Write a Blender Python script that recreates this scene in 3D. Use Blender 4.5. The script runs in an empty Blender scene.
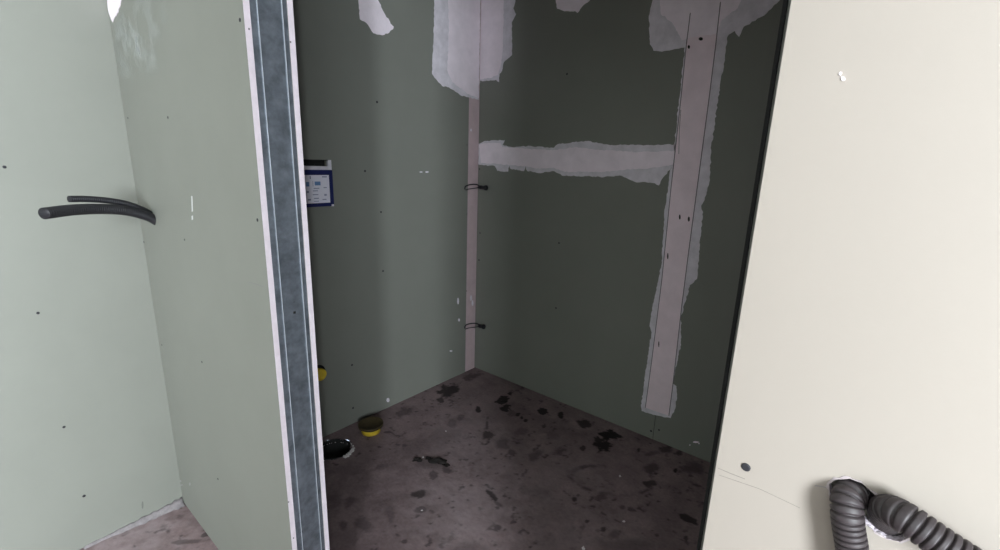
import bpy, bmesh, math, random
import numpy as np
from mathutils import Vector, Matrix

# ------------------------------------------------------------------ camera
F, PITCH, ROLL, YAW = 465.88, 0.24051, 0.03183, 0.68699
CAM = np.array([1.9541, 0.2466, 1.3604])
_fw = np.array([-math.sin(YAW)*math.cos(PITCH), math.cos(YAW)*math.cos(PITCH), -math.sin(PITCH)])
_r0 = np.array([math.cos(YAW), math.sin(YAW), 0.0])
_u0 = np.cross(_r0, _fw)
_r = _r0*math.cos(ROLL) + _u0*math.sin(ROLL)
_u = -_r0*math.sin(ROLL) + _u0*math.cos(ROLL)

scene = bpy.context.scene
C = scene.collection
cd = bpy.data.cameras.new('camera')
cd.sensor_width = 36.0
cd.lens = 36.0*F/1000.0
cd.clip_start = 0.01
cam = bpy.data.objects.new('camera', cd)
C.objects.link(cam)
cam.matrix_world = Matrix(((_r[0], _u[0], -_fw[0], CAM[0]),
                           (_r[1], _u[1], -_fw[1], CAM[1]),
                           (_r[2], _u[2], -_fw[2], CAM[2]), (0, 0, 0, 1)))
scene.camera = cam

# ------------------------------------------------------------------ world, light, exposure
w = bpy.data.worlds.new('overcast sky'); scene.world = w; w.use_nodes = True
w.node_tree.nodes['Background'].inputs[0].default_value = (0.62, 0.75, 0.95, 1)
w.node_tree.nodes['Background'].inputs[1].default_value = 1.0

WIN = dict(x=4.0, y0=-2.45, y1=-0.80, z0=0.95, z1=2.25)     # the daylight window of the room
la = bpy.data.lights.new('window_daylight', 'AREA')
la.shape = 'RECTANGLE'; la.size = WIN['z1']-WIN['z0']-0.1; la.size_y = WIN['y1']-WIN['y0']-0.1
la.energy = 350; la.color = (0.875, 0.95, 1.0)
lo = bpy.data.objects.new('window_daylight', la); C.objects.link(lo)
lo.location = (WIN['x']+0.10, (WIN['y0']+WIN['y1'])/2, (WIN['z0']+WIN['z1'])/2)
lo.rotation_euler = (0, math.radians(90), 0)

vs = scene.view_settings
vs.view_transform = 'Standard'; vs.look = 'None'; vs.gamma = 1.0; vs.use_curve_mapping = False
vs.exposure = 0.8

# ------------------------------------------------------------------ measures (metres)
B = 2.390        # face of the taped back wall
BP = 0.6853      # front face of the partition
T = 0.100        # partition thickness
TB = 0.0125      # board thickness
XE = 0.938       # end of the partition (metal stud)
XR = 1.870       # edge of the near wall
HC = 2.55        # ceiling height
BF, BB = BP+TB, BP+T-TB    # inner faces of the partition boards

def hit(px, axis, val):
    d = _fw*F + _r*(px[0]-500) - _u*(px[1]-275)
    t = (val-CAM[axis])/d[axis]
    return Vector(CAM + t*d)

def onleft(px, off=0.0):  return hit(px, 0, off)
def onback(px, off=0.0):  return hit(px, 1, B-off)
def onpart(px, off=0.0):  return hit(px, 1, BP-off)
def onfloor(px, off=0.0): return hit(px, 2, off)

# ------------------------------------------------------------------ materials
def mat(name, col, rough=0.8, metal=0.0, var=0.12, vscale=6.0, bump=0.1, bscale=120.0, col2=None, spec=0.3):
    m = bpy.data.materials.new(name); m.use_nodes = True
    nt = m.node_tree; n = nt.nodes; l = nt.links
    b = n['Principled BSDF']
    b.inputs['Roughness'].default_value = rough; b.inputs['Metallic'].default_value = metal
    b.inputs['Specular IOR Level'].default_value = spec
    tc = n.new('ShaderNodeTexCoord')
    nz = n.new('ShaderNodeTexNoise'); nz.inputs['Scale'].default_value = vscale
    nz.inputs['Detail'].default_value = 6; nz.inputs['Roughness'].default_value = 0.6
    l.new(tc.outputs['Object'], nz.inputs['Vector'])
    rp = n.new('ShaderNodeValToRGB')
    c2 = col2 or tuple(min(1, c*(1+var)) for c in col)
    c1 = col if col2 else tuple(c*(1-var) for c in col)
    rp.color_ramp.elements[0].position = 0.3; rp.color_ramp.elements[1].position = 0.7
    rp.color_ramp.elements[0].color = (*c1, 1); rp.color_ramp.elements[1].color = (*c2, 1)
    l.new(nz.outputs['Fac'], rp.inputs['Fac']); l.new(rp.outputs['Color'], b.inputs['Base Color'])
    if bump:
        nb = n.new('ShaderNodeTexNoise'); nb.inputs['Scale'].default_value = bscale
        nb.inputs['Detail'].default_value = 4
        l.new(tc.outputs['Object'], nb.inputs['Vector'])
        bp = n.new('ShaderNodeBump'); bp.inputs['Strength'].default_value = bump; bp.inputs['Distance'].default_value = 0.004
        l.new(nb.outputs['Fac'], bp.inputs['Height']); l.new(bp.outputs['Normal'], b.inputs['Normal'])
    return m

M = {}
M['board'] = mat('green plasterboard paper', (0.212, 0.218, 0.193), 0.62, var=0.035, vscale=3.0, bump=0.05, bscale=350)
M['warm_lit'] = mat('plasterboard paper with painted warm light', (0.264, 0.234, 0.205), 0.62, var=0.02, vscale=3.0, bump=0.015, bscale=350)  # board paper with the near wall's warm light put into its colour
M['chalk'] = mat('chalky mark', (0.33, 0.33, 0.32), 0.9, bump=0)
M['smudge'] = mat('dull smudge', (0.150, 0.156, 0.140), 0.9, bump=0)
M['lip'] = mat('torn paper and gypsum', (0.34, 0.295, 0.30), 0.9, var=0.12, vscale=80, bump=0.4, bscale=300)
M['bead2'] = mat('white scrape', (0.52, 0.52, 0.52), 0.9, bump=0)
M['faint'] = mat('faint pencil line', (0.15, 0.135, 0.12), 0.8, bump=0)
M['bead'] = mat('pale mortar', (0.215, 0.195, 0.202), 0.9, var=0.2, vscale=40, bump=0.5)
M['brown'] = mat('brown collar with painted inner shade', (0.055, 0.040, 0.018), 0.6, var=0.2, vscale=40, bump=0.1)  # dark brown includes the shade inside the open socket
M['gypsum'] = mat('raw gypsum edge', (0.74, 0.66, 0.72), 0.9, var=0.06, vscale=60, bump=0.5, bscale=500)
M['filler'] = mat('joint filler', (0.91, 0.82, 0.89), 0.75, var=0.06, vscale=14, bump=0.25, bscale=60)
M['thinfiller'] = mat('thin feathered filler', (0.72, 0.68, 0.74), 0.75, var=0.14, vscale=18, bump=0.25, bscale=60)
M['tape'] = mat('pinkish joint strip', (0.88, 0.75, 0.81), 0.8, var=0.06, vscale=12, bump=0.1)
M['pinkstrip'] = mat('pink corner strip', (0.56, 0.44, 0.46), 0.8, var=0.08, vscale=14, bump=0.1)
M['dark'] = mat('black crack', (0.02, 0.02, 0.02), 0.9, bump=0)
M['line'] = mat('grey cut line', (0.20, 0.18, 0.20), 0.9, bump=0)
M['screw'] = mat('black phosphate screw', (0.03, 0.03, 0.035), 0.5, metal=0.3, bump=0)
M['shade_strip'] = mat('black strip painted as shade', (0.012, 0.012, 0.012), 0.95, bump=0.1)  # near-black colour standing in for shade on the board edge
M['conduit'] = mat('dark grey corrugated plastic', (0.029, 0.022, 0.024), 0.55, var=0.2, vscale=40, bump=0.05, spec=0.5)
M['conduit_black'] = mat('black corrugated plastic', (0.011, 0.0105, 0.015), 0.5, var=0.25, vscale=40, bump=0.05, spec=0.5)
M['blue'] = mat('dark blue plastic', (0.012, 0.018, 0.105), 0.45, var=0.08, bump=0, spec=0.5)
M['label'] = mat('white printed label', (0.82, 0.80, 0.90), 0.5, var=0.03, bump=0)
M['print'] = mat('grey label print', (0.33, 0.34, 0.47), 0.6, bump=0)
M['printblue'] = mat('blue label print', (0.16, 0.27, 0.50), 0.6, bump=0)
M['white'] = mat('white plastic', (0.72, 0.70, 0.76), 0.5, bump=0)
M['yellow'] = mat('yellow plastic', (0.78, 0.56, 0.05), 0.4, var=0.12, vscale=30, bump=0, spec=0.5)
M['mud'] = mat('dark wet dirt', (0.014, 0.011, 0.010), 0.75, var=0.3, vscale=60, bump=0.6, bscale=200)
M['crumb'] = mat('pale plaster crumb', (0.60, 0.56, 0.56), 0.9, bump=0.3)
M['ceil'] = mat('white ceiling board', (0.62, 0.62, 0.60), 0.9, bump=0.03)
M['core'] = mat('mineral wool core', (0.30, 0.29, 0.24), 0.95, bump=0.3)

def metal_mat():
    m = mat('galvanised steel', (0.205, 0.23, 0.268), 0.42, metal=0.7, var=0.32, vscale=38, bump=0.06, bscale=40)
    nt = m.node_tree; n = nt.nodes; l = nt.links; b = n['Principled BSDF']
    nz = n.new('ShaderNodeTexNoise'); nz.inputs['Scale'].default_value = 9; nz.inputs['Detail'].default_value = 8
    mr = n.new('ShaderNodeMapRange'); mr.inputs['To Min'].default_value = 0.34; mr.inputs['To Max'].default_value = 0.62
    l.new(nz.outputs['Fac'], mr.inputs['Value']); l.new(mr.outputs['Result'], b.inputs['Roughness'])
    return m
M['steel'] = metal_mat()
M['steel_bright'] = mat('bright steel crease', (0.50, 0.54, 0.60), 0.5, metal=0.3, bump=0)

def floor_mat():
    m = mat('stained concrete', (0.203, 0.149, 0.152), 0.88, var=0.22, vscale=7, bump=0.55, bscale=45, spec=0.25)
    nt = m.node_tree; n = nt.nodes; l = nt.links; b = n['Principled BSDF']
    base = b.inputs['Base Color'].links[0].from_socket
    at = n.new('ShaderNodeAttribute'); at.attribute_name = 'stain'
    ad = n.new('ShaderNodeAttribute'); ad.attribute_name = 'dust'
    tc = n.new('ShaderNodeTexCoord')
    fine = n.new('ShaderNodeTexNoise'); fine.inputs['Scale'].default_value = 90; fine.inputs['Detail'].default_value = 5
    l.new(tc.outputs['Object'], fine.inputs['Vector'])
    mr = n.new('ShaderNodeMapRange'); mr.inputs['To Min'].default_value = 0.72; mr.inputs['To Max'].default_value = 1.28
    l.new(fine.outputs['Fac'], mr.inputs['Value'])
    mul = n.new('ShaderNodeMix'); mul.data_type = 'RGBA'; mul.blend_type = 'MULTIPLY'; mul.inputs[0].default_value = 1
    l.new(base, mul.inputs[6]); l.new(mr.outputs['Result'], mul.inputs[7])
    m1 = n.new('ShaderNodeMix'); m1.data_type = 'RGBA'; m1.inputs[7].default_value = (0.29, 0.232, 0.24, 1)
    l.new(ad.outputs['Fac'], m1.inputs[0]); l.new(mul.outputs[2], m1.inputs[6])
    m2 = n.new('ShaderNodeMix'); m2.data_type = 'RGBA'; m2.inputs[7].default_value = (0.018, 0.014, 0.014, 1)
    l.new(at.outputs['Fac'], m2.inputs[0]); l.new(m1.outputs[2], m2.inputs[6])
    l.new(m2.outputs[2], b.inputs['Base Color'])
    return m
M['floor'] = floor_mat()

def smear_mat():
    m = bpy.data.materials.new('faint chalk smear'); m.use_nodes = True
    nt = m.node_tree; n = nt.nodes; l = nt.links
    b = n['Principled BSDF']; b.inputs['Base Color'].default_value = (0.50, 0.53, 0.52, 1); b.inputs['Roughness'].default_value = 0.9
    tc = n.new('ShaderNodeTexCoord')
    gr = n.new('ShaderNodeTexGradient'); gr.gradient_type = 'SPHERICAL'
    mp = n.new('ShaderNodeMapping'); mp.inputs['Location'].default_value = (-1, -1, -1); mp.inputs['Scale'].default_value = (2, 2, 2)
    l.new(tc.outputs['Generated'], mp.inputs['Vector']); 
    sx = n.new('ShaderNodeSeparateXYZ'); l.new(mp.outputs['Vector'], sx.inputs[0])
    cx = n.new('ShaderNodeCombineXYZ'); l.new(sx.outputs[0], cx.inputs[0]); l.new(sx.outputs[2], cx.inputs[2])
    l.new(cx.outputs[0], gr.inputs['Vector'])
    nz = n.new('ShaderNodeTexNoise'); nz.inputs['Scale'].default_value = 14; nz.inputs['Detail'].default_value = 7
    l.new(tc.outputs['Object'], nz.inputs['Vector'])
    mr = n.new('ShaderNodeMapRange'); mr.inputs['From Min'].default_value = 0.42; mr.inputs['From Max'].default_value = 0.62
    l.new(nz.outputs['Fac'], mr.inputs['Value'])
    mu = n.new('ShaderNodeMath'); mu.operation = 'MULTIPLY'; l.new(gr.outputs['Fac'], mu.inputs[0]); l.new(mr.outputs['Result'], mu.inputs[1])
    m6 = n.new('ShaderNodeMath'); m6.operation = 'MULTIPLY'; m6.inputs[1].default_value = 0.6; l.new(mu.outputs[0], m6.inputs[0]); l.new(m6.outputs[0], b.inputs['Alpha'])
    return m
M['smear'] = smear_mat()

# ------------------------------------------------------------------ mesh helpers
rng = random.Random(7)
def link(name, me, m, parent=None):
    o = bpy.data.objects.new(name, me); C.objects.link(o)
    if m is not None:
        for k in (m if isinstance(m, (list, tuple)) else [m]):
            me.materials.append(M[k])
    if parent is not None: o.parent = parent
    return o
def obj(name, bm, m, parent=None, smooth=False):
    bmesh.ops.recalc_face_normals(bm, faces=bm.faces)
    me = bpy.data.meshes.new(name); bm.to_mesh(me); bm.free()
    if smooth:
        for p in me.polygons: p.use_smooth = True
    return link(name, me, m, parent)
def tag(o, label, cat, group=None):
    o['label'] = label; o['category'] = cat
    if group: o['group'] = group
    return o
def struct(o, label=None):
    o['kind'] = 'structure'
    if label: o['label'] = label
    return o
def thing(name, label, cat, loc, group=None):
    o = bpy.data.objects.new(name, None); C.objects.link(o); o.location = loc; o.empty_display_size = 0.05
    return tag(o, label, cat, group)
def reparent(child, parent):           # keep world-space vertices under a placed Empty
    child.parent = parent
    child.matrix_parent_inverse = Matrix.Translation(parent.location).inverted()
    return child
def add_box(bm, x0, x1, y0, y1, z0, z1, mi=0):
    v = [bm.verts.new((x, y, z)) for x in (x0, x1) for y in (y0, y1) for z in (z0, z1)]
    fs = []
    for f in ((0,1,3,2), (4,6,7,5), (0,4,5,1), (2,3,7,6), (0,2,6,4), (1,5,7,3)):
        fc = bm.faces.new([v[i] for i in f]); fc.material_index = mi; fs.append(fc)
    return fs
def box(name, x0, x1, y0, y1, z0, z1, m, parent=None, bevel=0.0):
    bm = bmesh.new(); add_box(bm, x0, x1, y0, y1, z0, z1)
    if bevel: bmesh.ops.bevel(bm, geom=bm.edges[:], offset=bevel, segments=2, affect='EDGES')
    return obj(name, bm, m, parent)

def ragged(pts, step, jit):            # 2-D outline -> finer outline with irregular edges
    out = []
    for i, a in enumerate(pts):
        b = pts[(i+1) % len(pts)]
        d = math.hypot(b[0]-a[0], b[1]-a[1]); n = max(1, int(d/step))
        for k in range(n):
            t = k/n; j = jit if k else jit*0.4
            out.append((a[0]+(b[0]-a[0])*t+rng.uniform(-j, j), a[1]+(b[1]-a[1])*t+rng.uniform(-j, j)))
    return out
def sheet(name, loops, plane, base, thick, m, parent, inset=0.0):
    """flat piece with outline loops[0] and holes loops[1:], lying on a wall plane.
    plane 'x': wall at X=base facing +X (coords y,z); 'y': wall at Y=base facing -Y (coords x,z); 'z': floor."""
    def P(c, h):
        if plane == 'x': return (base+h, c[0], c[1])
        if plane == 'y': return (c[0], base-h, c[1])
        return (c[0], c[1], base+h)
    bm = bmesh.new(); edges = []; rings = []
    for lp in loops:
        vs_ = [bm.verts.new(P(c, thick)) for c in lp]; rings.append(vs_)
        for i in range(len(vs_)): edges.append(bm.edges.new((vs_[i], vs_[(i+1) % len(vs_)])))
    r = bmesh.ops.triangle_fill(bm, use_beauty=True, use_dissolve=False, edges=edges)
    top = [g for g in r['geom'] if isinstance(g, bmesh.types.BMFace)]
    for ring, lp in zip(rings, loops):
        lo_ = [bm.verts.new(P(c, 0.0)) for c in lp]
        for i in range(len(ring)):
            j = (i+1) % len(ring)
            bm.faces.new((ring[i], ring[j], lo_[j], lo_[i])).material_index = 1 if isinstance(m, (list, tuple)) else 0
    return obj(name, bm, m, parent)
def patch(name, px, wall, m, parent, thick=0.0012, off=0.0, step=0.010, jit=0.0028):
    if wall == 'x': pts = [(v.y, v.z) for v in (onleft(p) for p in px)]; base = off
    elif wall == 'y': pts = [(v.x, v.z) for v in (onback(p) for p in px)]; base = B-off
    elif wall == 'p': pts = [(v.x, v.z) for v in (onpart(p) for p in px)]; base = BP-off
    return sheet(name, [ragged(pts, step, jit) if jit else pts], 'y' if wall in 'yp' else 'x', base, thick, m, parent)

def tube_rings(bm, path, radii, seg=20, cap=True, closed_first=True):
    pts = [Vector(p) for p in path]; rings = []
    t0 = (pts[1]-pts[0]).normalized()
    a = Vector((0, 0, 1)) if abs(t0.z) < 0.9 else Vector((1, 0, 0))
    nrm = t0.cross(a).normalized()
    for i, p in enumerate(pts):
        t = (pts[min(i+1, len(pts)-1)]-pts[max(i-1, 0)]).normalized()
        nrm = (nrm - t*nrm.dot(t)).normalized(); bn = t.cross(nrm)
        rings.append([bm.verts.new(p + (nrm*math.cos(2*math.pi*k/seg)+bn*math.sin(2*math.pi*k/seg))*radii[i]) for k in range(seg)])
    for a_, b_ in zip(rings, rings[1:]):
        for k in range(seg):
            bm.faces.new((a_[k], a_[(k+1) % seg], b_[(k+1) % seg], b_[k])).smooth = True
    if cap:
        bm.faces.new(rings[0]); bm.faces.new(rings[-1][::-1])
    return rings
def spline(ctrl, step):
    """Catmull-Rom through control points, resampled at even steps."""
    P = [Vector(c) for c in ctrl]; P = [P[0]*2-P[1]] + P + [P[-1]*2-P[-2]]
    dense = []
    for i in range(1, len(P)-2):
        for k in range(60):
            t = k/60; p0, p1, p2, p3 = P[i-1:i+3]
            dense.append(0.5*((2*p1)+(p2-p0)*t+(2*p0-5*p1+4*p2-p3)*t*t+(3*p1-p0-3*p2+p3)*t**3))
    dense.append(P[-2]); out = [dense[0]]; need = step
    for a, b in zip(dense, dense[1:]):
        d = (b-a).length; at = 0.0
        while d-at >= need:
            at += need; out.append(a.lerp(b, at/d)); need = step
        need -= d-at
    return out
def corrugated(name, ctrl, r, pitch, depth, m, open_end=True, seg=24, rib=None):
    """ribbed hose: rounded ridges and narrow grooves; the far end is hollow"""
    path = spline(ctrl, pitch/10); prof = [0.93, 1, 1, 1, 1, 1, 0.93, 0.45, 0.0, 0.45]
    rad = [r-depth*(1-prof[i % 10]) for i in range(len(path))]
    if open_end:
        n = len(path)
        path = path + [path[-1], path[-1]] + [path[-1-k*14] for k in range(1, 6)]
        rad = rad + [r*0.98, r*0.80] + [r*0.78]*5
    bm = bmesh.new(); tube_rings(bm, path, rad, seg)
    return obj(name, bm, m)
def lathe(bm, profile, centre, axis='z', seg=40):
    rings = []
    for (r, h) in profile:
        ring = []
        for k in range(seg):
            a = 2*math.pi*k/seg; c, s = math.cos(a)*r, math.sin(a)*r
            p = (c, s, h) if axis == 'z' else (h, c, s)
            ring.append(bm.verts.new(Vector(centre)+Vector(p)))
        rings.append(ring)
    for a_, b_ in zip(rings, rings[1:]):
        for k in range(seg): bm.faces.new((a_[k], a_[(k+1) % seg], b_[(k+1) % seg], b_[k])).smooth = True
    bm.faces.new(rings[0]); bm.faces.new(rings[-1])

# ------------------------------------------------------------------ floor (with its stains and the open drain hole)
def vnoise(x, y, s, seed):
    x = x*s; y = y*s
    xi = np.floor(x).astype(np.int64); yi = np.floor(y).astype(np.int64); xf = x-xi; yf = y-yi
    def h(a, b):
        n = (a*374761393 + b*668265263 + seed*974634777) & 0xffffffff
        n = ((n ^ (n >> 13))*1274126177) & 0xffffffff
        return ((n ^ (n >> 16)) & 0xffff)/65535.0
    u = xf*xf*(3-2*xf); v = yf*yf*(3-2*yf)
    return (h(xi, yi)*(1-u)+h(xi+1, yi)*u)*(1-v) + (h(xi, yi+1)*(1-u)+h(xi+1, yi+1)*u)*v
def fbm(x, y, s, seed): return (vnoise(x, y, s, seed)+0.5*vnoise(x, y, s*2.1, seed+1)+0.25*vnoise(x, y, s*4.3, seed+2))/1.75

HOLE = onfloor((333.5, 449)); HR = 0.086
# dark damp marks, measured on the floor: (px x, px y, rx, ry, turn, strength, softness)
STAINS = [(448,391,11,5.5,-25,.9,.5),(441,401,3,3,0,.8,.4),(405,412,9,4,-20,.55,.7),(472,376,9,3,-15,.6,.6),(478,409,2.6,3.4,0,.9,.3),
 (461,417,5,2.5,-30,.45,.8),(452,423,5,4,0,.4,.9),(503,400,6,4,-25,.95,.3),(510,393,3.2,2.4,0,.9,.4),(506,408,5,3,0,.95,.3),(512,413,4,3,0,.5,.7),
 (518,414,2,1.6,0,.9,.3),(522,417,1.8,1.6,0,.9,.3),(526,420,2.2,1.7,0,.9,.3),(543,412,5,3.2,15,.97,.3),(544,426,2.2,2.6,0,.7,.5),(522,431,7,4,-20,.35,.9),
 (487,435,5.5,6,0,.75,.5),(487,426,1.4,6,0,.6,.5),(488,417,1.2,2,0,.5,.5),(503,444,6,5,0,.5,.8),(512,453,4,2.5,25,.55,.7),(552,434,8,4,20,.35,.9),
 (561,414,2.6,3.4,-20,.97,.3),(584,424,7,4,20,.85,.5),(609,435,10,5,0,1,.3),(603,446,7.5,6.5,0,.97,.4),(599,441,5,5,0,.9,.4),(583,448,2.6,3,0,.8,.4),
 (559,451,6,3.5,-10,.55,.8),(535,455,7,3.5,-30,.5,.8),(639,450,1.6,2.6,0,.8,.4),(652,453,6,2,-5,.45,.7),(665,449,6,2.6,10,.65,.6),(680,453,3,1.5,15,.7,.4),
 (675,470,2.6,3,20,.9,.4),(692,468,10,6,10,.55,.8),(652,469,6,5,0,.6,.7),(656,473,4,1.5,5,.7,.5),(649,483,6,3.4,-10,.75,.6),(600,497,6,4,-20,.55,.7),
 (574,500,2.4,2.6,0,.8,.4),(587,521,2.4,2,0,.75,.5),(604,529,2.6,2.6,0,.75,.5),(614,535,9,4,-15,.45,.9),(622,507,3,2,0,.55,.7),(688,518,10.5,3,28,.85,.4),
 (657,535,2,2,0,.5,.6),(686,538,1.8,2,0,.7,.5),(447,470,6,4,30,.65,.6),(433,475,5,4,-20,.6,.6),(419,494,7,3.2,-5,.75,.6),(422,509,5.5,2.6,-10,.5,.5),
 (351,501,7,5,-20,.45,.9),(343,525,4,4,0,.5,.8),(363,523,8,6,0,.45,.9),(390,515,5,7,0,.35,.9),(381,466,8,3,-15,.45,.8),(492,496,6,2.4,40,.85,.5),(499,504,5,1.8,30,.55,.7),
 (498,527,3,2.5,0,.6,.6),(335,500,6,14,0,.35,1),(470,547,14,5,0,.3,1),(350,470,14,6,-10,.3,1),(420,445,40,9,-20,.25,1),(560,430,70,10,20,.2,1),
 (431,463,18,5,8,.4,.9),(208,533,7,1.8,-25,.7,.5),(190,541,18,2,-5,.5,.6),(180,516,5,3,0,.4,.8),(627,545,30,5,5,.3,1)]
ARC = [((568,476),(580,486)),((580,486),(598,493)),((598,493),(618,494)),((618,494),(640,493)),((568,474),(580,467)),((580,467),(605,466)),((640,493),(652,487))]
def axis_steps(lo, a, b, hi, fine, coarse):
    return np.concatenate([np.arange(lo, a-1e-6, coarse), np.arange(a, b+1e-6, fine), np.linspace(b+coarse/2, hi, max(2, int((hi-b)/coarse)))])
def build_floor():
    xs = axis_steps(-0.02, 0.0, 1.9, 4.1, 0.005, 0.2); ys = axis_steps(-3.1, 0.3, 2.39, 2.5, 0.005, 0.2)
    X, Y = np.meshgrid(xs, ys); x = X.ravel(); y = Y.ravel()
    z = (fbm(x, y, 9, 3)-0.5)*0.006
    z += (fbm(x, y, 40, 9)-0.5)*0.002
    z -= 0.002
    d = np.stack([x, y, z*0], 1)-CAM
    dep = d@_fw; ok = dep > 0.15; dep = np.where(ok, dep, 1)
    px = 500+F*(d@_r)/dep; py = 275-F*(d@_u)/dep
    wob = (fbm(x, y, 38, 21)-0.5)*1.5; wob2 = fbm(x, y, 120, 31)-0.5
    st = np.zeros(len(x))
    for (cx, cy, rx, ry, an, s, soft) in STAINS:
        a = math.radians(an); dx = px-cx; dy = py-cy
        u = (dx*math.cos(a)+dy*math.sin(a))/rx; v = (-dx*math.sin(a)+dy*math.cos(a))/ry
        q = np.sqrt(u*u+v*v)+wob*1.0+wob2*0.5
        k = np.clip((1+soft*0.6-q)/(soft*1.1), 0, 1); k = k*k*(3-2*k)
        st = np.maximum(st, k*s*ok)
    for a, b in ARC:
        a = np.array(a); b = np.array(b); t = np.clip(((px-a[0])*(b-a)[0]+(py-a[1])*(b-a)[1])/((b-a)@(b-a)), 0, 1)
        q = np.hypot(px-a[0]-t*(b-a)[0], py-a[1]-t*(b-a)[1])/2.2 + wob*1.2
        st = np.maximum(st, np.clip(1.2-q, 0, 1)*0.6*ok*np.clip((fbm(x, y, 25, 63)-0.3)*3, 0, 1))
    bits = np.clip((fbm(x, y, 42, 77)-0.66)*8, 0, 1)*0.6                      # small splashes all over
    st = np.maximum(st, bits*np.clip((fbm(x, y, 5, 5)-0.35)*4, 0, 1))
    # dry, dusty swept area in the middle of the small room
    dust = np.zeros(len(x))
    for (cx, cy, rx, ry, s) in ((470,440,40,38,.55),(470,510,75,60,.7),(540,480,70,40,.3),(560,540,90,40,.35),(135,535,60,30,.9),(455,415,16,20,.3)):
        q = np.sqrt(((px-cx)/rx)**2+((py-cy)/ry)**2)+wob*1.1
        dust = np.maximum(dust, np.clip(1.15-q, 0, 1)*s*ok)
    dust = np.clip(dust+(fbm(x, y, 14, 51)-0.5)*0.35, 0, 1)
    # torn hole for the drain
    ang = np.arctan2(y-HOLE.y, x-HOLE.x)
    rr = np.hypot(x-HOLE.x, y-HOLE.y)
    nx = len(xs); ny = len(ys)
    hr = HR*(1+0.05*np.sin(ang*5)+0.04*np.sin(ang*11+1))
    inside = rr < hr
    ring = inside & (rr > hr-0.007)
    idx = np.arange(nx*ny).reshape(ny, nx)
    q = np.stack([idx[:-1, :-1], idx[:-1, 1:], idx[1:, 1:], idx[1:, :-1]], -1).reshape(-1, 4)
    q = q[~inside[q].all(1)]
    me = bpy.data.meshes.new('floor')
    me.from_pydata(np.stack([x, y, z], 1).tolist(), [], q.tolist())
    for nm, arr in (('stain', st), ('dust', dust)):
        at = me.attributes.new(nm, 'FLOAT', 'POINT'); at.data.foreach_set('value', arr.astype(np.float32))
    me.polygons.foreach_set('use_smooth', [True]*len(me.polygons))
    me.validate()
    return struct(link('floor', me, 'floor'), 'bare brown concrete floor with dark damp stains')
floor = build_floor()

# ------------------------------------------------------------------ walls
def screw_mesh():
    bm = bmesh.new()                                            # countersunk head with a cross slot, facing +Z
    prof = [(0.0042, 0.0), (0.0042, 0.0006), (0.0036, 0.0010), (0.0018, 0.0008)]
    lathe(bm, prof, (0, 0, 0), 'z', 12)
    for a in (0, 1):
        add_box(bm, *((-0.0016, 0.0016, -0.0003, 0.0003) if a else (-0.0003, 0.0003, -0.0016, 0.0016)), 0.0005, 0.0011)
    me = bpy.data.meshes.new('screw'); bm.to_mesh(me); bm.free(); me.materials.append(M['screw'])
    return me
SCREW = screw_mesh()
def screws(parent, wall, pxs, s=1.0):
    for p in pxs:
        o = bpy.data.objects.new('screw', SCREW); C.objects.link(o); o.parent = parent
        k = s*rng.uniform(0.85, 1.15); o.scale = (k, k, 1)
        if wall == 'x': o.location = onleft(p, 0.0001); o.rotation_euler = (0, math.pi/2, 0)
        elif wall == 'y': o.location = onback(p, 0.0001); o.rotation_euler = (math.pi/2, 0, 0)
        else: o.location = onpart(p, 0.0001); o.rotation_euler = (math.pi/2, 0, 0)
def dabs(parent, wall, items, m='filler', name='filler_dab'):
    for (px, py, rx, ry) in items:
        pts = [(px+rx*math.cos(a*math.pi/4), py+ry*math.sin(a*math.pi/4)) for a in range(8)]
        patch(name, pts, wall, m, parent, thick=0.0008, step=0.004, jit=0.0008)

# --- left wall: one long wall, the partition butts against it
pl0 = onleft((330.5, 160)); pl1 = onleft((330.5, 200))
bm = bmesh.new(); cy0, cy1, cz0, cz1 = 1.165, pl0.y+0.003, pl1.z-0.003, pl0.z+0.003
for (ya, yb, za, zb) in ((-3.0, cy0, 0, HC), (cy1, B+0.1, 0, HC), (cy0, cy1, 0, cz0), (cy0, cy1, cz1, HC)):
    add_box(bm, -0.14, -TB-0.001, ya, yb, za, zb)
add_box(bm, -0.14, -0.075, cy0, cy1, cz0, cz1)
wl = struct(obj('wall_left', bm, 'core'), 'long green plasterboard wall on the left')
G = 0.0008
box('plasterboard', -TB, 0, -3.0, -0.565, 0.004, HC-0.01, 'board', wl)
box('plasterboard', -TB, 0, -0.565+G, BP+0.03, 0.002, HC-0.01, 'board', wl)
YS = onleft((466.2, 300)).y
# board of the small room, with the cut-out for the flush opening
pl0 = onleft((330.5, 160)); pl1 = onleft((330.5, 200))
cut = [(1.18, pl1.z), (pl0.y, pl1.z), (pl0.y, pl0.z), (1.18, pl0.z)]
sheet('plasterboard', [[(BP+T-0.03, 0.002), (YS, 0.002), (YS, HC-0.01), (BP+T-0.03, HC-0.01)], cut], 'x', -TB, TB, ['board', 'gypsum'], wl)
strip = box('corner_strip', -TB, -0.0015, YS+G, B, 0.002, HC-0.01, 'pinkstrip', wl)
strip['label'] = 'pinkish bare strip in the inner corner'
patch('joint_filler', [(435,-30),(433.6,36),(432,74),(436,79),(442,86),(449,87.4),(454,90),(461,95.6),(468,97),(478.6,100),(480.6,-30)], 'x', 'thinfiller', wl, 0.0012, 0.0)
patch('joint_filler', [(447,-30),(449,30),(447,70),(452,82),(460,88),(468,94),(478.4,98),(480.4,-30)], 'x', 'filler', wl, 0.0022, 0.0)
patch('joint_filler', [(357.5,-20),(358.4,0),(360,19),(368,25),(373,33),(382,35),(389,33),(393.6,27),(385,15),(378,0),(374,-20)], 'x', 'filler', wl, 0.0016)
screws(wl, 'x', [(4.5,167),(38,313),(64,427),(84,496)], 1.1)
screws(wl, 'x', [(377,102),(365,171),(381,212),(383,271),(352,365),(353,408)], 1.25)
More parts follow.
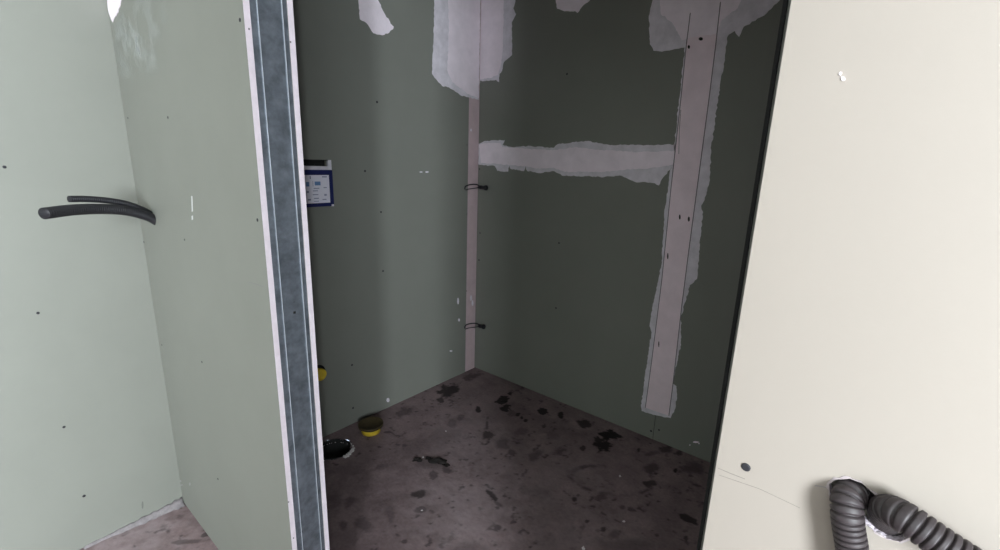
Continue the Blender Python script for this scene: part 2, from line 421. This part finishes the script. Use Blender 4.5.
screws(strip, 'x', [(467,145),(467,214),(466.5,291)], 0.7)
dabs(wl, 'x', [(421,172,1.6,0.7),(427,172,1.8,0.8),(388,400,1.6,2.2),(458,301,1.0,3.5),(459,320,1.0,1.6),(451,351,1.5,0.8)], 'thinfiller')
dabs(strip, 'x', [(471,298,1.0,3),(472.5,303,1.0,3),(471,70+60,0.8,1.5)], 'thinfiller')
dabs(wl, 'x', [(142.5,505,1.0,4.0)], 'smudge', 'smudge')

# pale mortar bead at the foot of the wall by the corner
def bead():
    bm = bmesh.new(); n = 26; rings = []
    for i in range(n):
        t = i/(n-1); y = BP - 0.003 - t*0.30
        r = (0.019*(1-t)**1.3+0.006)*(0.8+0.4*rng.random())
        rings.append([bm.verts.new(p) for p in ((0.0005, y, -0.003), (r*1.1, y, -0.003), (r*0.62, y, r*0.30), (r*0.25, y, r*0.62), (0.0005, y, r*1.05))])
    for a, b in zip(rings, rings[1:]):
        for k in range(5): bm.faces.new((a[k], a[(k+1) % 5], b[(k+1) % 5], b[k])).smooth = True
    bm.faces.new(rings[0]); bm.faces.new(rings[-1])
    o = obj('mortar_bead', bm, 'bead', wl); o['label'] = 'pale bead of mortar along the foot of the wall'
bead()

# --- back wall of the small room, with taped joints
wb = struct(box('wall_back', -0.14, 2.8, B+TB+0.001, B+0.14, 0, HC, 'core'), 'green plasterboard wall with pale filled joints in the dark small room')
XJ = onback((654, 428)).x; ZJ = onback((580, 158)).z
box('plasterboard', 0.0, XJ-0.0014, B, B+TB, 0.006, ZJ-G, 'board', wb)
box('plasterboard', 0.0, XJ-0.0014, B, B+TB, ZJ+G, HC-0.01, 'board', wb)
box('plasterboard', XJ+0.0014, 2.75, B, B+TB, 0.006, HC-0.01, 'board', wb)
box('joint_gap', XJ-0.0013, XJ+0.0013, B+0.004, B+TB-0.001, 0.006, HC-0.02, 'dark', wb)
# feathered filler either side of the vertical strip, then the strip
patch('joint_filler', [(686,40),(679,100),(674,150),(669,180),(664.5,213),(661.5,265),(651,314),(649.5,326),(651.5,332),(646,369),(641,407),(641.5,411),
      (655,415),(670.5,418),(674,412),(677,398),(676.5,386),(672.5,383),(681,345),(681,317),(690,285),(697,279),(700,240),(703,212),(701,206),(704.5,200),(710,180),(711,150),(718,100),(726,50),(728,30)], 'y', 'thinfiller', wb, 0.001)
tape_l = [(690.5,13),(686,50),(681,100),(671,190),(662,280),(652,360),(645.5,407.5)]
tape_r = [(669,415.5),(673,385),(682,305),(689,250),(697,190),(709,100),(716,44),(720.5,3)]
o = patch('joint_strip', tape_l+tape_r, 'y', 'tape', wb, 0.0022, step=0.05, jit=0.0004); o['label'] = 'long pinkish vertical joint strip'
def stroke(name, px, wall, width, m, parent, thick):
    f = {'y': onback, 'x': onleft, 'p': onpart}[wall]
    for a, b in zip(px, px[1:]): pass
    P = [f(p) for p in px]; L = []; R_ = []
    for i, p in enumerate(P):
        t = (P[min(i+1, len(P)-1)]-P[max(i-1, 0)]).normalized()
        nrm = t.cross(Vector((0, 1, 0) if wall in 'yp' else (1, 0, 0)))
        L.append(p+nrm*width/2); R_.append(p-nrm*width/2)
    pts = L+R_[::-1]
    c2 = [(q.x, q.z) if wall in 'yp' else (q.y, q.z) for q in pts]
    return sheet(name, [c2], 'y' if wall in 'yp' else 'x', {'y': B, 'p': BP, 'x': 0}[wall], thick, m, parent)
stroke('cut_line', tape_l, 'y', 0.0034, 'line', wb, 0.0029)
stroke('cut_line', tape_r, 'y', 0.0034, 'line', wb, 0.0029)
stroke('crack', [(681,110),(679.5,130),(679,154)], 'y', 0.0022, 'line', wb, 0.0026)
# broad filler over the head of the strip
patch('joint_filler', [(653.5,-30),(652.7,0),(649,16),(650,44),(653.6,51),(662,52),(684,47.6),(690,46),(716,44),(723.6,43.6),(729,34.5),(734.5,31),(739,37),(743.6,27),(763.6,16),(780,0),(798,-30)], 'y', 'thinfiller', wb, 0.0018)
patch('joint_filler', [(664,-30),(660,2),(661,14),(672,22),(682,40),(690,38),(716,34),(722,20),(738,8),(745,-8),(760,-30)], 'y', 'filler', wb, 0.0024)
stroke('cut_line', [(690.5,13),(688.5,30),(686.5,44)], 'y', 0.0034, 'line', wb, 0.0032)
stroke('cut_line', [(720.8,2),(718.5,22),(716,44)], 'y', 0.0034, 'line', wb, 0.0032)
# horizontal joint
patch('joint_filler', [(478.5,144),(485,141),(505,140),(502.5,145),(512,147),(530,146),(554,148),(557.5,144),(587,141),(612,145),(635,145),(677,144.5),
      (673,166),(662,179),(659,185.5),(655,183),(635,182),(620,175.5),(605,177),(562,175.5),(554,171),(540,173),(527,171),(525.5,165),(524,171),(511,169),(509.5,165),(508,172),(497.5,171),(495,166),(481,165),(478.5,164.5)], 'y', 'thinfiller', wb, 0.0010)
patch('joint_filler', [(479,145),(486,143),(501,143),(503,147),(530,149),(556,150),(575,147),(600,150),(640,152),(676,151),(672.5,165),(650,168),(620,170),(600,172),(565,172),(554,168),(540,169),(529,167),(512,165),(497,164),(481,163)], 'y', 'filler', wb, 0.0017)
# inner corner filler and stray patch
patch('joint_filler', [(480.8,-30),(479.2,99),(480,81),(496,80),(499,82),(499.5,74),(502,71),(504,62),(512,55),(512,22),(516,14),(513.5,8),(515.6,0),(516,-30)], 'y', 'thinfiller', wb, 0.0012)
patch('joint_filler', [(480.8,-30),(479.4,79),(490,78),(498,75),(501,66),(503,50),(504,0),(505,-30)], 'y', 'filler', wb, 0.0018)
patch('joint_filler', [(553,-20),(555.6,0),(557,8.7),(563,11),(575,11),(577.5,13),(582,6.5),(589.5,1),(600,-20)], 'y', 'filler', wb, 0.0015)
screws(wb, 'y', [(567,74),(559,243),(556,308),(479.5,169),(480,233),(479,260),(651,431),(659,430)], 1.25)
def dent(parent, items):
    for (x, y, rx, ry) in items:
        pts = [(x+rx*math.cos(a*math.pi/4), y+ry*math.sin(a*math.pi/4)) for a in range(8)]
        patch('screw_dent', pts, 'y', 'dark', parent, thick=0.0030, step=0.01, jit=0.0004)
dent(wb, [(701,39,2.2,1.8),(689,47,1.2,2.0),(680,217,.9,2.6),(689,219,1.1,2.6),(668,256,.7,3.2),(659,344,.5,3)])
dabs(wb, 'y', [(696,442,3.2,1.0),(690,445,.8,.6),(699,443.5,.7,.8)], 'filler')

# --- partition with the open metal stud end
wm = struct(box('wall_middle', 0.001, XE-0.06, BF+0.0005, BB-0.0005, 0, HC, 'core'), 'thin plasterboard partition ending in a bare metal stud')
sheet('plasterboard', [[(0, 0.002), (XE, 0.002), (XE, HC-0.01), (0, HC-0.01)]], 'y', BF, TB, ['board', 'gypsum'], wm)
bm = bmesh.new(); add_box(bm, 0, XE, BB, BB+TB, 0.002, HC-0.01)
for f in bm.faces: f.material_index = 1 if abs(f.calc_center_median().x-XE) < 1e-4 else 0
obj('plasterboard', bm, ['board', 'gypsum'], wm)
def stud_mesh(x, sgn):
    """C stud: web facing the opening with two rolled creases and turned-in flanges"""
    bm = bmesh.new(); a, b = BF+0.0003, BB-0.0003; wdt = b-a
    prof = [(x-sgn*0.045, a+0.006), (x-sgn*0.045, a), (x, a), (x, a+wdt*0.17), (x+sgn*0.0022, a+wdt*0.19), (x, a+wdt*0.21), (x, a+wdt*0.84), (x+sgn*0.0022, a+wdt*0.86), (x, a+wdt*0.88), (x, b), (x-sgn*0.045, b), (x-sgn*0.045, b-0.006)]
    lo_ = [bm.verts.new((p[0], p[1], 0.002)) for p in prof]; hi_ = [bm.verts.new((p[0], p[1], HC-0.005)) for p in prof]
    for i in range(len(prof)-1): bm.faces.new((lo_[i], lo_[i+1], hi_[i+1], hi_[i]))
    return bm
stud = obj('stud', stud_mesh(XE-0.0015, 1), 'steel', wm); stud['label'] = 'galvanised metal stud between the board edges'
for fr in (0.19, 0.86):
    yc = BF+0.0003+(0.0744)*fr
    box('crease', XE-0.0005, XE+0.0012, yc-0.0006, yc+0.0006, 0.003, HC-0.006, 'steel_bright', stud)
def on_end(px): return hit(px, 0, XE-0.0014)
for p, s in (((294.5,312.5), .0028), ((301.5,532), .0022), ((294,302), .0008)):
    h = on_end(p); box('punched_hole', XE-0.0016, XE-0.0009, h.y-s, h.y+s, h.z-s, h.z+s, 'dark', stud)
screws(wm, 'p', [(168,117.5),(128,118),(184.7,239.7),(240,20),(257.5,220),(162,345),(202,362),(218,479),(144,242)], 0.8)
for p in ((249,29),(290.5,42),(288.5,502),(293.5,538)):
    h = hit(p, 0, XE); box('nick', XE-0.001, XE+0.0004, h.y-.0015, h.y+.0015, h.z-.0018, h.z+.0018, 'line', wm)
patch('joint_filler', [(106.5,-20),(107.6,0),(109,12),(113,22),(116.5,16),(120,8),(121.5,0),(123,-20)], 'p', 'filler', wm, 0.0016)
patch('scrape', [(191.5,196),(192.2,196),(193.0,211),(192.0,212)], 'p', 'bead2', wm, 0.0008, step=0.01, jit=0.0004)
patch('scrape', [(191.8,216),(192.9,215.5),(193.0,219.5),(191.9,220)], 'p', 'bead2', wm, 0.0008, step=0.01, jit=0.0004)
dabs(wm, 'p', [(180,481,1.6,1),(190,484,.8,1.8),(182,485,1.2,.8),(169.5,432,.6,1)], 'chalk')
patch('chalk_smear', [(112,78),(112,0),(170,0),(170,78)], 'p', 'smear', wm, 0.0004, step=1, jit=0)
stroke('scratch', [(248,282),(256,284),(263,286.5)], 'p', 0.0007, 'line', wm, 0.0004)

# --- near wall on the other side of the doorway
wr = struct(box('wall_right', XR+0.05, 4.0, BF+0.0005, BB-0.0005, 0, HC, 'core'), 'brightly lit near wall with two conduits')
HQ = onpart((866, 510))
hpx = [(829,484),(836,479.5),(850,478.5),(862,483),(872,492),(880,500),(893,517),(903,530),(908,538),(900,541.5),(886,538),(874,531),(866,524),(856,519),(845,514),(836,506),(830,495)]
hole_r = [(v.x, v.z) for v in (onpart(p) for p in hpx)]
bx0, bx1, bz0, bz1 = XR, 4.0, 0.002, HC-0.01
fb = sheet('plasterboard', [[(bx0, bz0), (bx1, bz0), (bx1, bz1), (bx0, bz1)], ragged(hole_r, 0.003, 0.0005)], 'y', BF, TB, ['warm_lit', 'gypsum'], wr)
# torn paper lip round the hole
lip_out = [(HQ.x+(x-HQ.x)*1.06, HQ.z+(z-HQ.z)*1.07) for x, z in hole_r]
sheet('torn_edge', [ragged(lip_out, 0.003, 0.0012), hole_r], 'y', BP, 0.0004, 'lip', wr)
box('plasterboard', XR-0.019, 4.0, BB, BB+TB, 0.002, HC-0.01, 'board', wr)
box('edge_shade', XR-0.0225, XR-0.0192, BB-0.004, BB+TB+0.004, 0.002, HC-0.01, 'shade_strip', wr)  # dark strip in place of the shaded edge of the rear board
rs = obj('stud', stud_mesh(XR+0.0015, -1), 'steel', wr)
sc = onpart((746, 467))
o = bpy.data.objects.new('screw', SCREW); C.objects.link(o); o.parent = wr; o.location = (sc.x, BP-0.0002, sc.z); o.rotation_euler = (math.pi/2, 0.4, 0); o.scale = (0.95, 0.95, 1)
dabs(wr, 'p', [(840.5,74,1.4,1.6),(843,79,2.4,2.2)], 'filler')
stroke('scratch', [(718,468),(732,474),(745,479)], 'p', 0.0005, 'faint', wr, 0.0002)
stroke('scratch', [(719,475),(760,489),(800,508)], 'p', 0.0003, 'faint', wr, 0.0002)
stroke('scratch', [(815,485.5),(822,486.5),(828,488)], 'p', 0.0005, 'line', wr, 0.0003)

# --- the rest of the room, out of view, plus an added light-blocking pier
struct(box('wall_above', XE, XR, BP, BP+T, 2.12, HC, 'board'), 'plasterboard above the doorway')
struct(box('wall_inner_end', 2.75, 2.9, BP+T+0.001, B+0.1, 0, HC, 'board'), 'end wall of the small room')
struct(box('wall_behind', -0.14, 4.14, -3.14, -3.0, 0, HC, 'board'), 'wall behind the camera')
struct(box('added_shade_pier', 2.55, 2.68, -0.66, -0.21, 0, HC, 'board'), 'added pier behind the camera, blocking window light from the small room')  # added out of view to keep window light off the small room
struct(box('ceiling', -0.14, 4.14, -3.14, B+0.14, HC, HC+0.1, 'ceil'), 'white ceiling')
bm = bmesh.new(); x0, x1 = 4.0, 4.14
add_box(bm, x0, x1, -3.0, WIN['y0'], 0, HC); add_box(bm, x0, x1, WIN['y1'], B+0.1, 0, HC)
add_box(bm, x0, x1, WIN['y0'], WIN['y1'], 0, WIN['z0']); add_box(bm, x0, x1, WIN['y0'], WIN['y1'], WIN['z1'], HC)
struct(obj('wall_window', bm, 'board'), 'wall with the daylight window')
wf = struct(box('window_1', 4.03, 4.08, WIN['y0'], WIN['y0']+0.05, WIN['z0'], WIN['z1'], 'white'), 'white framed window')
box('window_frame', 4.03, 4.08, WIN['y1']-0.05, WIN['y1'], WIN['z0'], WIN['z1'], 'white', wf)
box('window_frame', 4.03, 4.08, WIN['y0']+.05, WIN['y1']-.05, WIN['z0'], WIN['z0']+.05, 'white', wf)
box('window_frame', 4.03, 4.08, WIN['y0']+.05, WIN['y1']-.05, WIN['z1']-.05, WIN['z1'], 'white', wf)

# ------------------------------------------------------------------ flush opening with its blue cover
t_ = onleft((331, 160)); b_ = hit((332.5, 206), 0, .014); tr = hit((332.5, 170), 0, .014)
fl = thing('cistern_cover', 'blue wall cover with white instruction label, half hidden behind the metal stud', 'flush cover', (0, 1.30, b_.z))
def part(o): return reparent(o, fl)
Y0 = 1.165; YR = tr.y
bm = bmesh.new(); add_box(bm, -0.06, -0.055, 1.17, t_.y+0.0, b_.z+.02, t_.z); part(obj('back_plate', bm, 'dark'))
part(box('side_liner', -0.010, 0.003, onleft((327.8,163)).y, onleft((331,163)).y, tr.z-0.01, t_.z, 'white'))
part(box('top_liner', -0.06, 0.001, 1.18, onleft((329,163)).y, t_.z-0.003, t_.z, 'dark'))
part(box('slot_ledge', -0.045, 0.004, 1.18, onleft((327.5,163)).y, onleft((330,171)).z, onleft((330,166.3)).z, 'thinfiller'))
bm = bmesh.new(); add_box(bm, 0.0005, 0.014, Y0, YR, b_.z, tr.z); bmesh.ops.bevel(bm, geom=bm.edges[:], offset=0.002, segments=2, affect='EDGES')
cover = part(obj('cover_plate', bm, 'blue'))
lt = hit((328.8, 175), 0, 0.0145); lb = hit((328.8, 203.5), 0, 0.0145)
lab = part(box('label', 0.0138, 0.0148, Y0+0.012, lt.y, lb.z+0.004, lt.z, 'label')); lab['label'] = 'white printed instruction label'
part(box('corner_clip', 0.0, 0.0152, onleft((330,204)).y, onleft((332.2,204)).y, b_.z-0.001, b_.z+0.008, 'white'))
def pr(px0, px1, m):
    a = hit(px0, 0, 0.0149); b = hit(px1, 0, 0.0149)
    o_ = box('print', 0.0146, 0.0150, a.y, b.y, min(a.z, b.z), max(a.z, b.z), m)
    o_.parent = lab
for a, b, m in (((305.8,182),(309.4,186.5),'printblue'),((314.6,181.6),(320.6,185.3),'printblue'),((312.5,181.0),(313.3,186.5),'print'),((309.6,176),(310.9,179),'print'),((322,176.2),(326.8,177.4),'print'),
                ((313.6,188),(319.4,188.7),'print'),((306.5,191),(309,193),'print'),((312.6,194.3),(318.4,195),'print'),((324.2,194),(326.8,195.7),'print'),((323.5,187.2),(326.8,188),'print'),((313,190.5),(318,191.2),'print'),
                ((308,199),(311,200.5),'print'),((314,198),(319,198.8),'print'),((322.5,199),(326.5,199.8),'print'),((314,201),(319,201.5),'print')):
    pr(a, b, m)

# ------------------------------------------------------------------ drains
dh = thing('drain_hole', 'black open drain hole with a crumbly pale rim in the floor', 'drain hole', (HOLE.x, HOLE.y, -0.15))
bm = bmesh.new(); seg = 40
prof = [(HR*0.94, 0.003), (HR*0.96, -0.02), (HR*0.96, -0.16), (0.001, -0.16)]
rings = [[bm.verts.new((HOLE.x+r*math.cos(2*math.pi*k/seg), HOLE.y+r*math.sin(2*math.pi*k/seg), h)) for k in range(seg)] for r, h in prof]
for a, b in zip(rings, rings[1:]):
    for k in range(seg): bm.faces.new((a[k], a[(k+1) % seg], b[(k+1) % seg], b[k]))
reparent(obj('pipe', bm, 'dark'), dh)
bm = bmesh.new(); n = 120; rings = []
CA = math.atan2(CAM[1]-HOLE.y, CAM[0]-HOLE.x)+0.35        # the crumbs lie on the room side
for i in range(n):
    a = 2*math.pi*i/n; w_ = 0.004+0.008*rng.random(); r0 = HR*(0.95+0.03*rng.random())
    q_ = max(0.0, math.cos((a-CA)*0.85 if abs(a-CA) < math.pi else math.pi/2)); hh = -0.004+0.011*q_*rng.random(); w_ = 0.002+(w_+0.006)*q_
    rings.append([bm.verts.new((HOLE.x+r*math.cos(a), HOLE.y+r*math.sin(a), z)) for r, z in ((r0, -0.02), (r0+0.001, hh), (r0+w_, hh*0.8), (r0+w_+0.004, -0.004))])
for i in range(n):
    a, b = rings[i], rings[(i+1) % n]
    for k in range(3): bm.faces.new((a[k], a[k+1], b[k+1], b[k]))
reparent(obj('broken_rim', bm, 'crumb'), dh)

yc = onfloor((370, 434)); yr = (onfloor((379.5, 434))-onfloor((360.5, 434))).length/2
yc = yc + Vector((-0.02, 0.02, 0)); yc.z = -0.004
yp = thing('floor_drain', 'round yellow drain socket standing on the floor, its wide dark collar in place of the shaded inside', 'drain', yc)
bm = bmesh.new()
lathe(bm, [(yr*0.98, 0.0), (yr*1.0, 0.020), (yr*1.06, 0.028), (yr*1.10, 0.030), (yr*0.9, 0.031), (yr*0.9, 0.004), (0.001, 0.004)], (0, 0, 0))
o = obj('socket', bm, 'yellow'); o.parent = yp
bm = bmesh.new(); lathe(bm, [(yr*0.93, 0.031), (yr*1.14, 0.0295), (yr*1.30, 0.036), (yr*1.33, 0.046), (yr*1.29, 0.049), (yr*1.22, 0.046), (yr*0.94, 0.036), (0.001, 0.030)], (0, 0, 0))  # flared collar; its brown dish stands in for the socket's shaded inside
o = obj('collar', bm, 'brown'); o.parent = yp; o['label'] = 'wide collar, dark brown in place of the shaded inside of the socket'

ws = onleft((317.5, 373))
pp = thing('pipe_stub', 'small yellow capped pipe stub on the wall, peeking out behind the metal stud', 'pipe stub', (0, ws.y, ws.z))
bm = bmesh.new(); lathe(bm, [(0.024, 0.0), (0.024, 0.012), (0.029, 0.013), (0.029, 0.032), (0.0255, 0.035), (0.016, 0.034), (0.001, 0.034)], (0, 0, 0), 'x', 28)
o = obj('cap', bm, 'yellow'); o.parent = pp
bm = bmesh.new(); lathe(bm, [(0.040, 0.0004), (0.040, 0.0016), (0.001, 0.0016)], (0, 0, 0), 'x', 28)
o = obj('wall_opening', bm, 'dark'); o.parent = pp

# ------------------------------------------------------------------ conduits
ca = corrugated('conduit', [hit((880,512),1,0.760), hit((872,503),1,0.728), hit((861,494.5),1,0.704), hit((851.5,493.5),1,0.687), hit((847,500),1,0.678), hit((847,512),1,0.6725), hit((848,525),1,0.6715), hit((852,550),1,0.6710), hit((858,600),1,0.670), hit((868,680),1,0.668)],
                0.0114, 0.0047, 0.0028, 'conduit')
tag(ca, 'thick ribbed grey conduit hanging straight down from the hole in the lit near wall', 'conduit', 'conduits from the near wall')
cb = corrugated('conduit', [hit((900,537),1,0.760), hit((893,527),1,0.715), hit((886,515),1,0.691), hit((890,511),1,0.677), hit((906,518.5),1,0.6665), hit((944,545),1,0.6620), hit((985,573),1,0.661), hit((1050,625),1,0.662), hit((1100,690),1,0.664)],
                0.0120, 0.0052, 0.0028, 'conduit')
tag(cb, 'thick ribbed grey conduit running right and down out of the lit near wall', 'conduit', 'conduits from the near wall')
cc = corrugated('conduit', [hit((170,231),1,BP+0.045), hit((157,221.5),1,BP+0.008), hit((146,215.8),0,0.183), hit((125,210.5),0,0.22), hit((100,209),0,0.26), hit((72,210),0,0.31), hit((44,213.5),0,0.36)],
                0.0145, 0.0065, 0.0022, 'conduit_black')
tag(cc, 'thicker black ribbed conduit, the lower of two sticking out of the partition', 'conduit', 'conduits from the partition')
ce = corrugated('conduit', [hit((160,219.5),1,BP+0.045), hit((152,214.5),1,BP+0.004), hit((142,209.3),0,0.178), hit((125,203.5),0,0.205), hit((105,200.3),0,0.225), hit((86,199),0,0.245), hit((69,199),0,0.262)],
                0.0088, 0.0050, 0.0014, 'conduit_black')
tag(ce, 'thinner black ribbed conduit, the upper of two sticking out of the partition', 'conduit', 'conduits from the partition')

# ------------------------------------------------------------------ black cable loops in the inner corner
def cable(px_y, x_end, label):
    o0 = onleft((474, px_y))
    t = thing('cable_loop', label, 'cable', (0.0, o0.y, o0.z), 'cable loops in the inner corner')
    bm = bmesh.new()
    tube_rings(bm, spline([hit((464.8,px_y+3),0,-0.003), hit((465.5,px_y-0.5),0,0.006), hit((470,px_y-2.3),0,0.012), hit((476,px_y-2.6),0,0.016), hit((480,px_y-1),1,B-0.018)], 0.006), [0.0036]*99, 8)
    reparent(obj('wire', bm, 'screw'), t)
    bm = bmesh.new()
    tube_rings(bm, spline([hit((465.5,px_y+3.2),0,-0.002), hit((468,px_y+2.2),0,0.005), hit((473,px_y+1.4),0,0.009), hit((480,px_y+0.5),1,B-0.018)], 0.006), [0.0026]*99, 8)
    reparent(obj('wire', bm, 'screw'), t)
    bm = bmesh.new(); p0 = hit((478.5,px_y),1,B-0.02); p1 = hit((x_end,px_y+1),1,B-0.016)
    ax = [p0.lerp(p1, k) for k in (0, .08, .35, .7, .75, .95, 1)]
    tube_rings(bm, ax, [0.007, 0.011, 0.0125, 0.0115, 0.0155, 0.0155, 0.010], 14)
    reparent(obj('plug', bm, 'screw'), t)
cable(187, 487, 'black cable loop with a plug in the inner corner, the upper one at mid height')
cable(326, 484.5, 'black cable loop with a plug in the inner corner, the lower one near the floor')

# ------------------------------------------------------------------ loose bits on the floor
def clump(name, px, size, m, label, cat, group, flat=0.4, seed=0, stretch=(1, 1), rz=0):
    r_ = random.Random(seed); bm = bmesh.new()
    bmesh.ops.create_icosphere(bm, subdivisions=3, radius=1)
    ph = [(Vector((r_.uniform(-1,1), r_.uniform(-1,1), r_.uniform(-1,1))).normalized(), r_.uniform(2, 6), r_.uniform(0, 6)) for _ in range(7)]
    for v in bm.verts:
        k = 1+sum(0.16*math.sin(f*v.co.dot(d)+p) for d, f, p in ph)
        v.co *= k; v.co.x *= size*stretch[0]; v.co.y *= size*stretch[1]; v.co.z *= size*flat
        v.co.z = max(v.co.z, -size*flat*0.35)
    o = obj(name, bm, m); p = onfloor(px); o.location = (p.x, p.y, size*flat*0.35-0.003); o.rotation_euler = (0, 0, rz)
    return tag(o, label, cat, group)
clump('dirt_lump', (438.5,461.5), 0.024, 'mud', 'largest black lump of wet debris in the middle of the dark floor', 'dirt lump', 'dirt lumps', 0.42, 3, (1.3, .8), 0.8)
clump('dirt_lump', (418,460), 0.015, 'mud', 'leftmost black lump in the row of wet debris on the dark floor', 'dirt lump', 'dirt lumps', 0.5, 5, (1.5, .8), 0.9)
clump('dirt_lump', (428,458.5), 0.013, 'mud', 'small black lump between the leftmost and the largest lump of wet debris', 'dirt lump', 'dirt lumps', 0.5, 6, (1.5, .8), 0.5)
clump('dirt_lump', (446,465), 0.012, 'mud', 'rightmost black lump in the row of wet debris on the dark floor', 'dirt lump', 'dirt lumps', 0.4, 8, (1.5, 1), 0.1)
clump('dirt_lump', (504,401), 0.012, 'mud', 'dark lump of debris near the inner corner of the floor', 'dirt lump', 'dirt lumps', 0.4, 9, (1.4, 1), 0.2)
for i, (p, s, lab_) in enumerate((((423,457),.0042,'pale crumb on the largest black lump of debris'),((422,510),.004,'pale crumb on the floor below the debris lumps'),((620,476),.005,'pale crumb inside the ring-shaped floor stain'),
                                  ((624,521),.0045,'pale crumb on the floor below the ring-shaped stain'),((583.5,548),.006,'pale crumb at the bottom edge of the view'),((446,431),.0035,'pale crumb on the floor before the inner corner'))):
    clump('plaster_crumb', p, s, 'crumb', lab_, 'crumb', 'plaster crumbs', 0.7, 20+i)
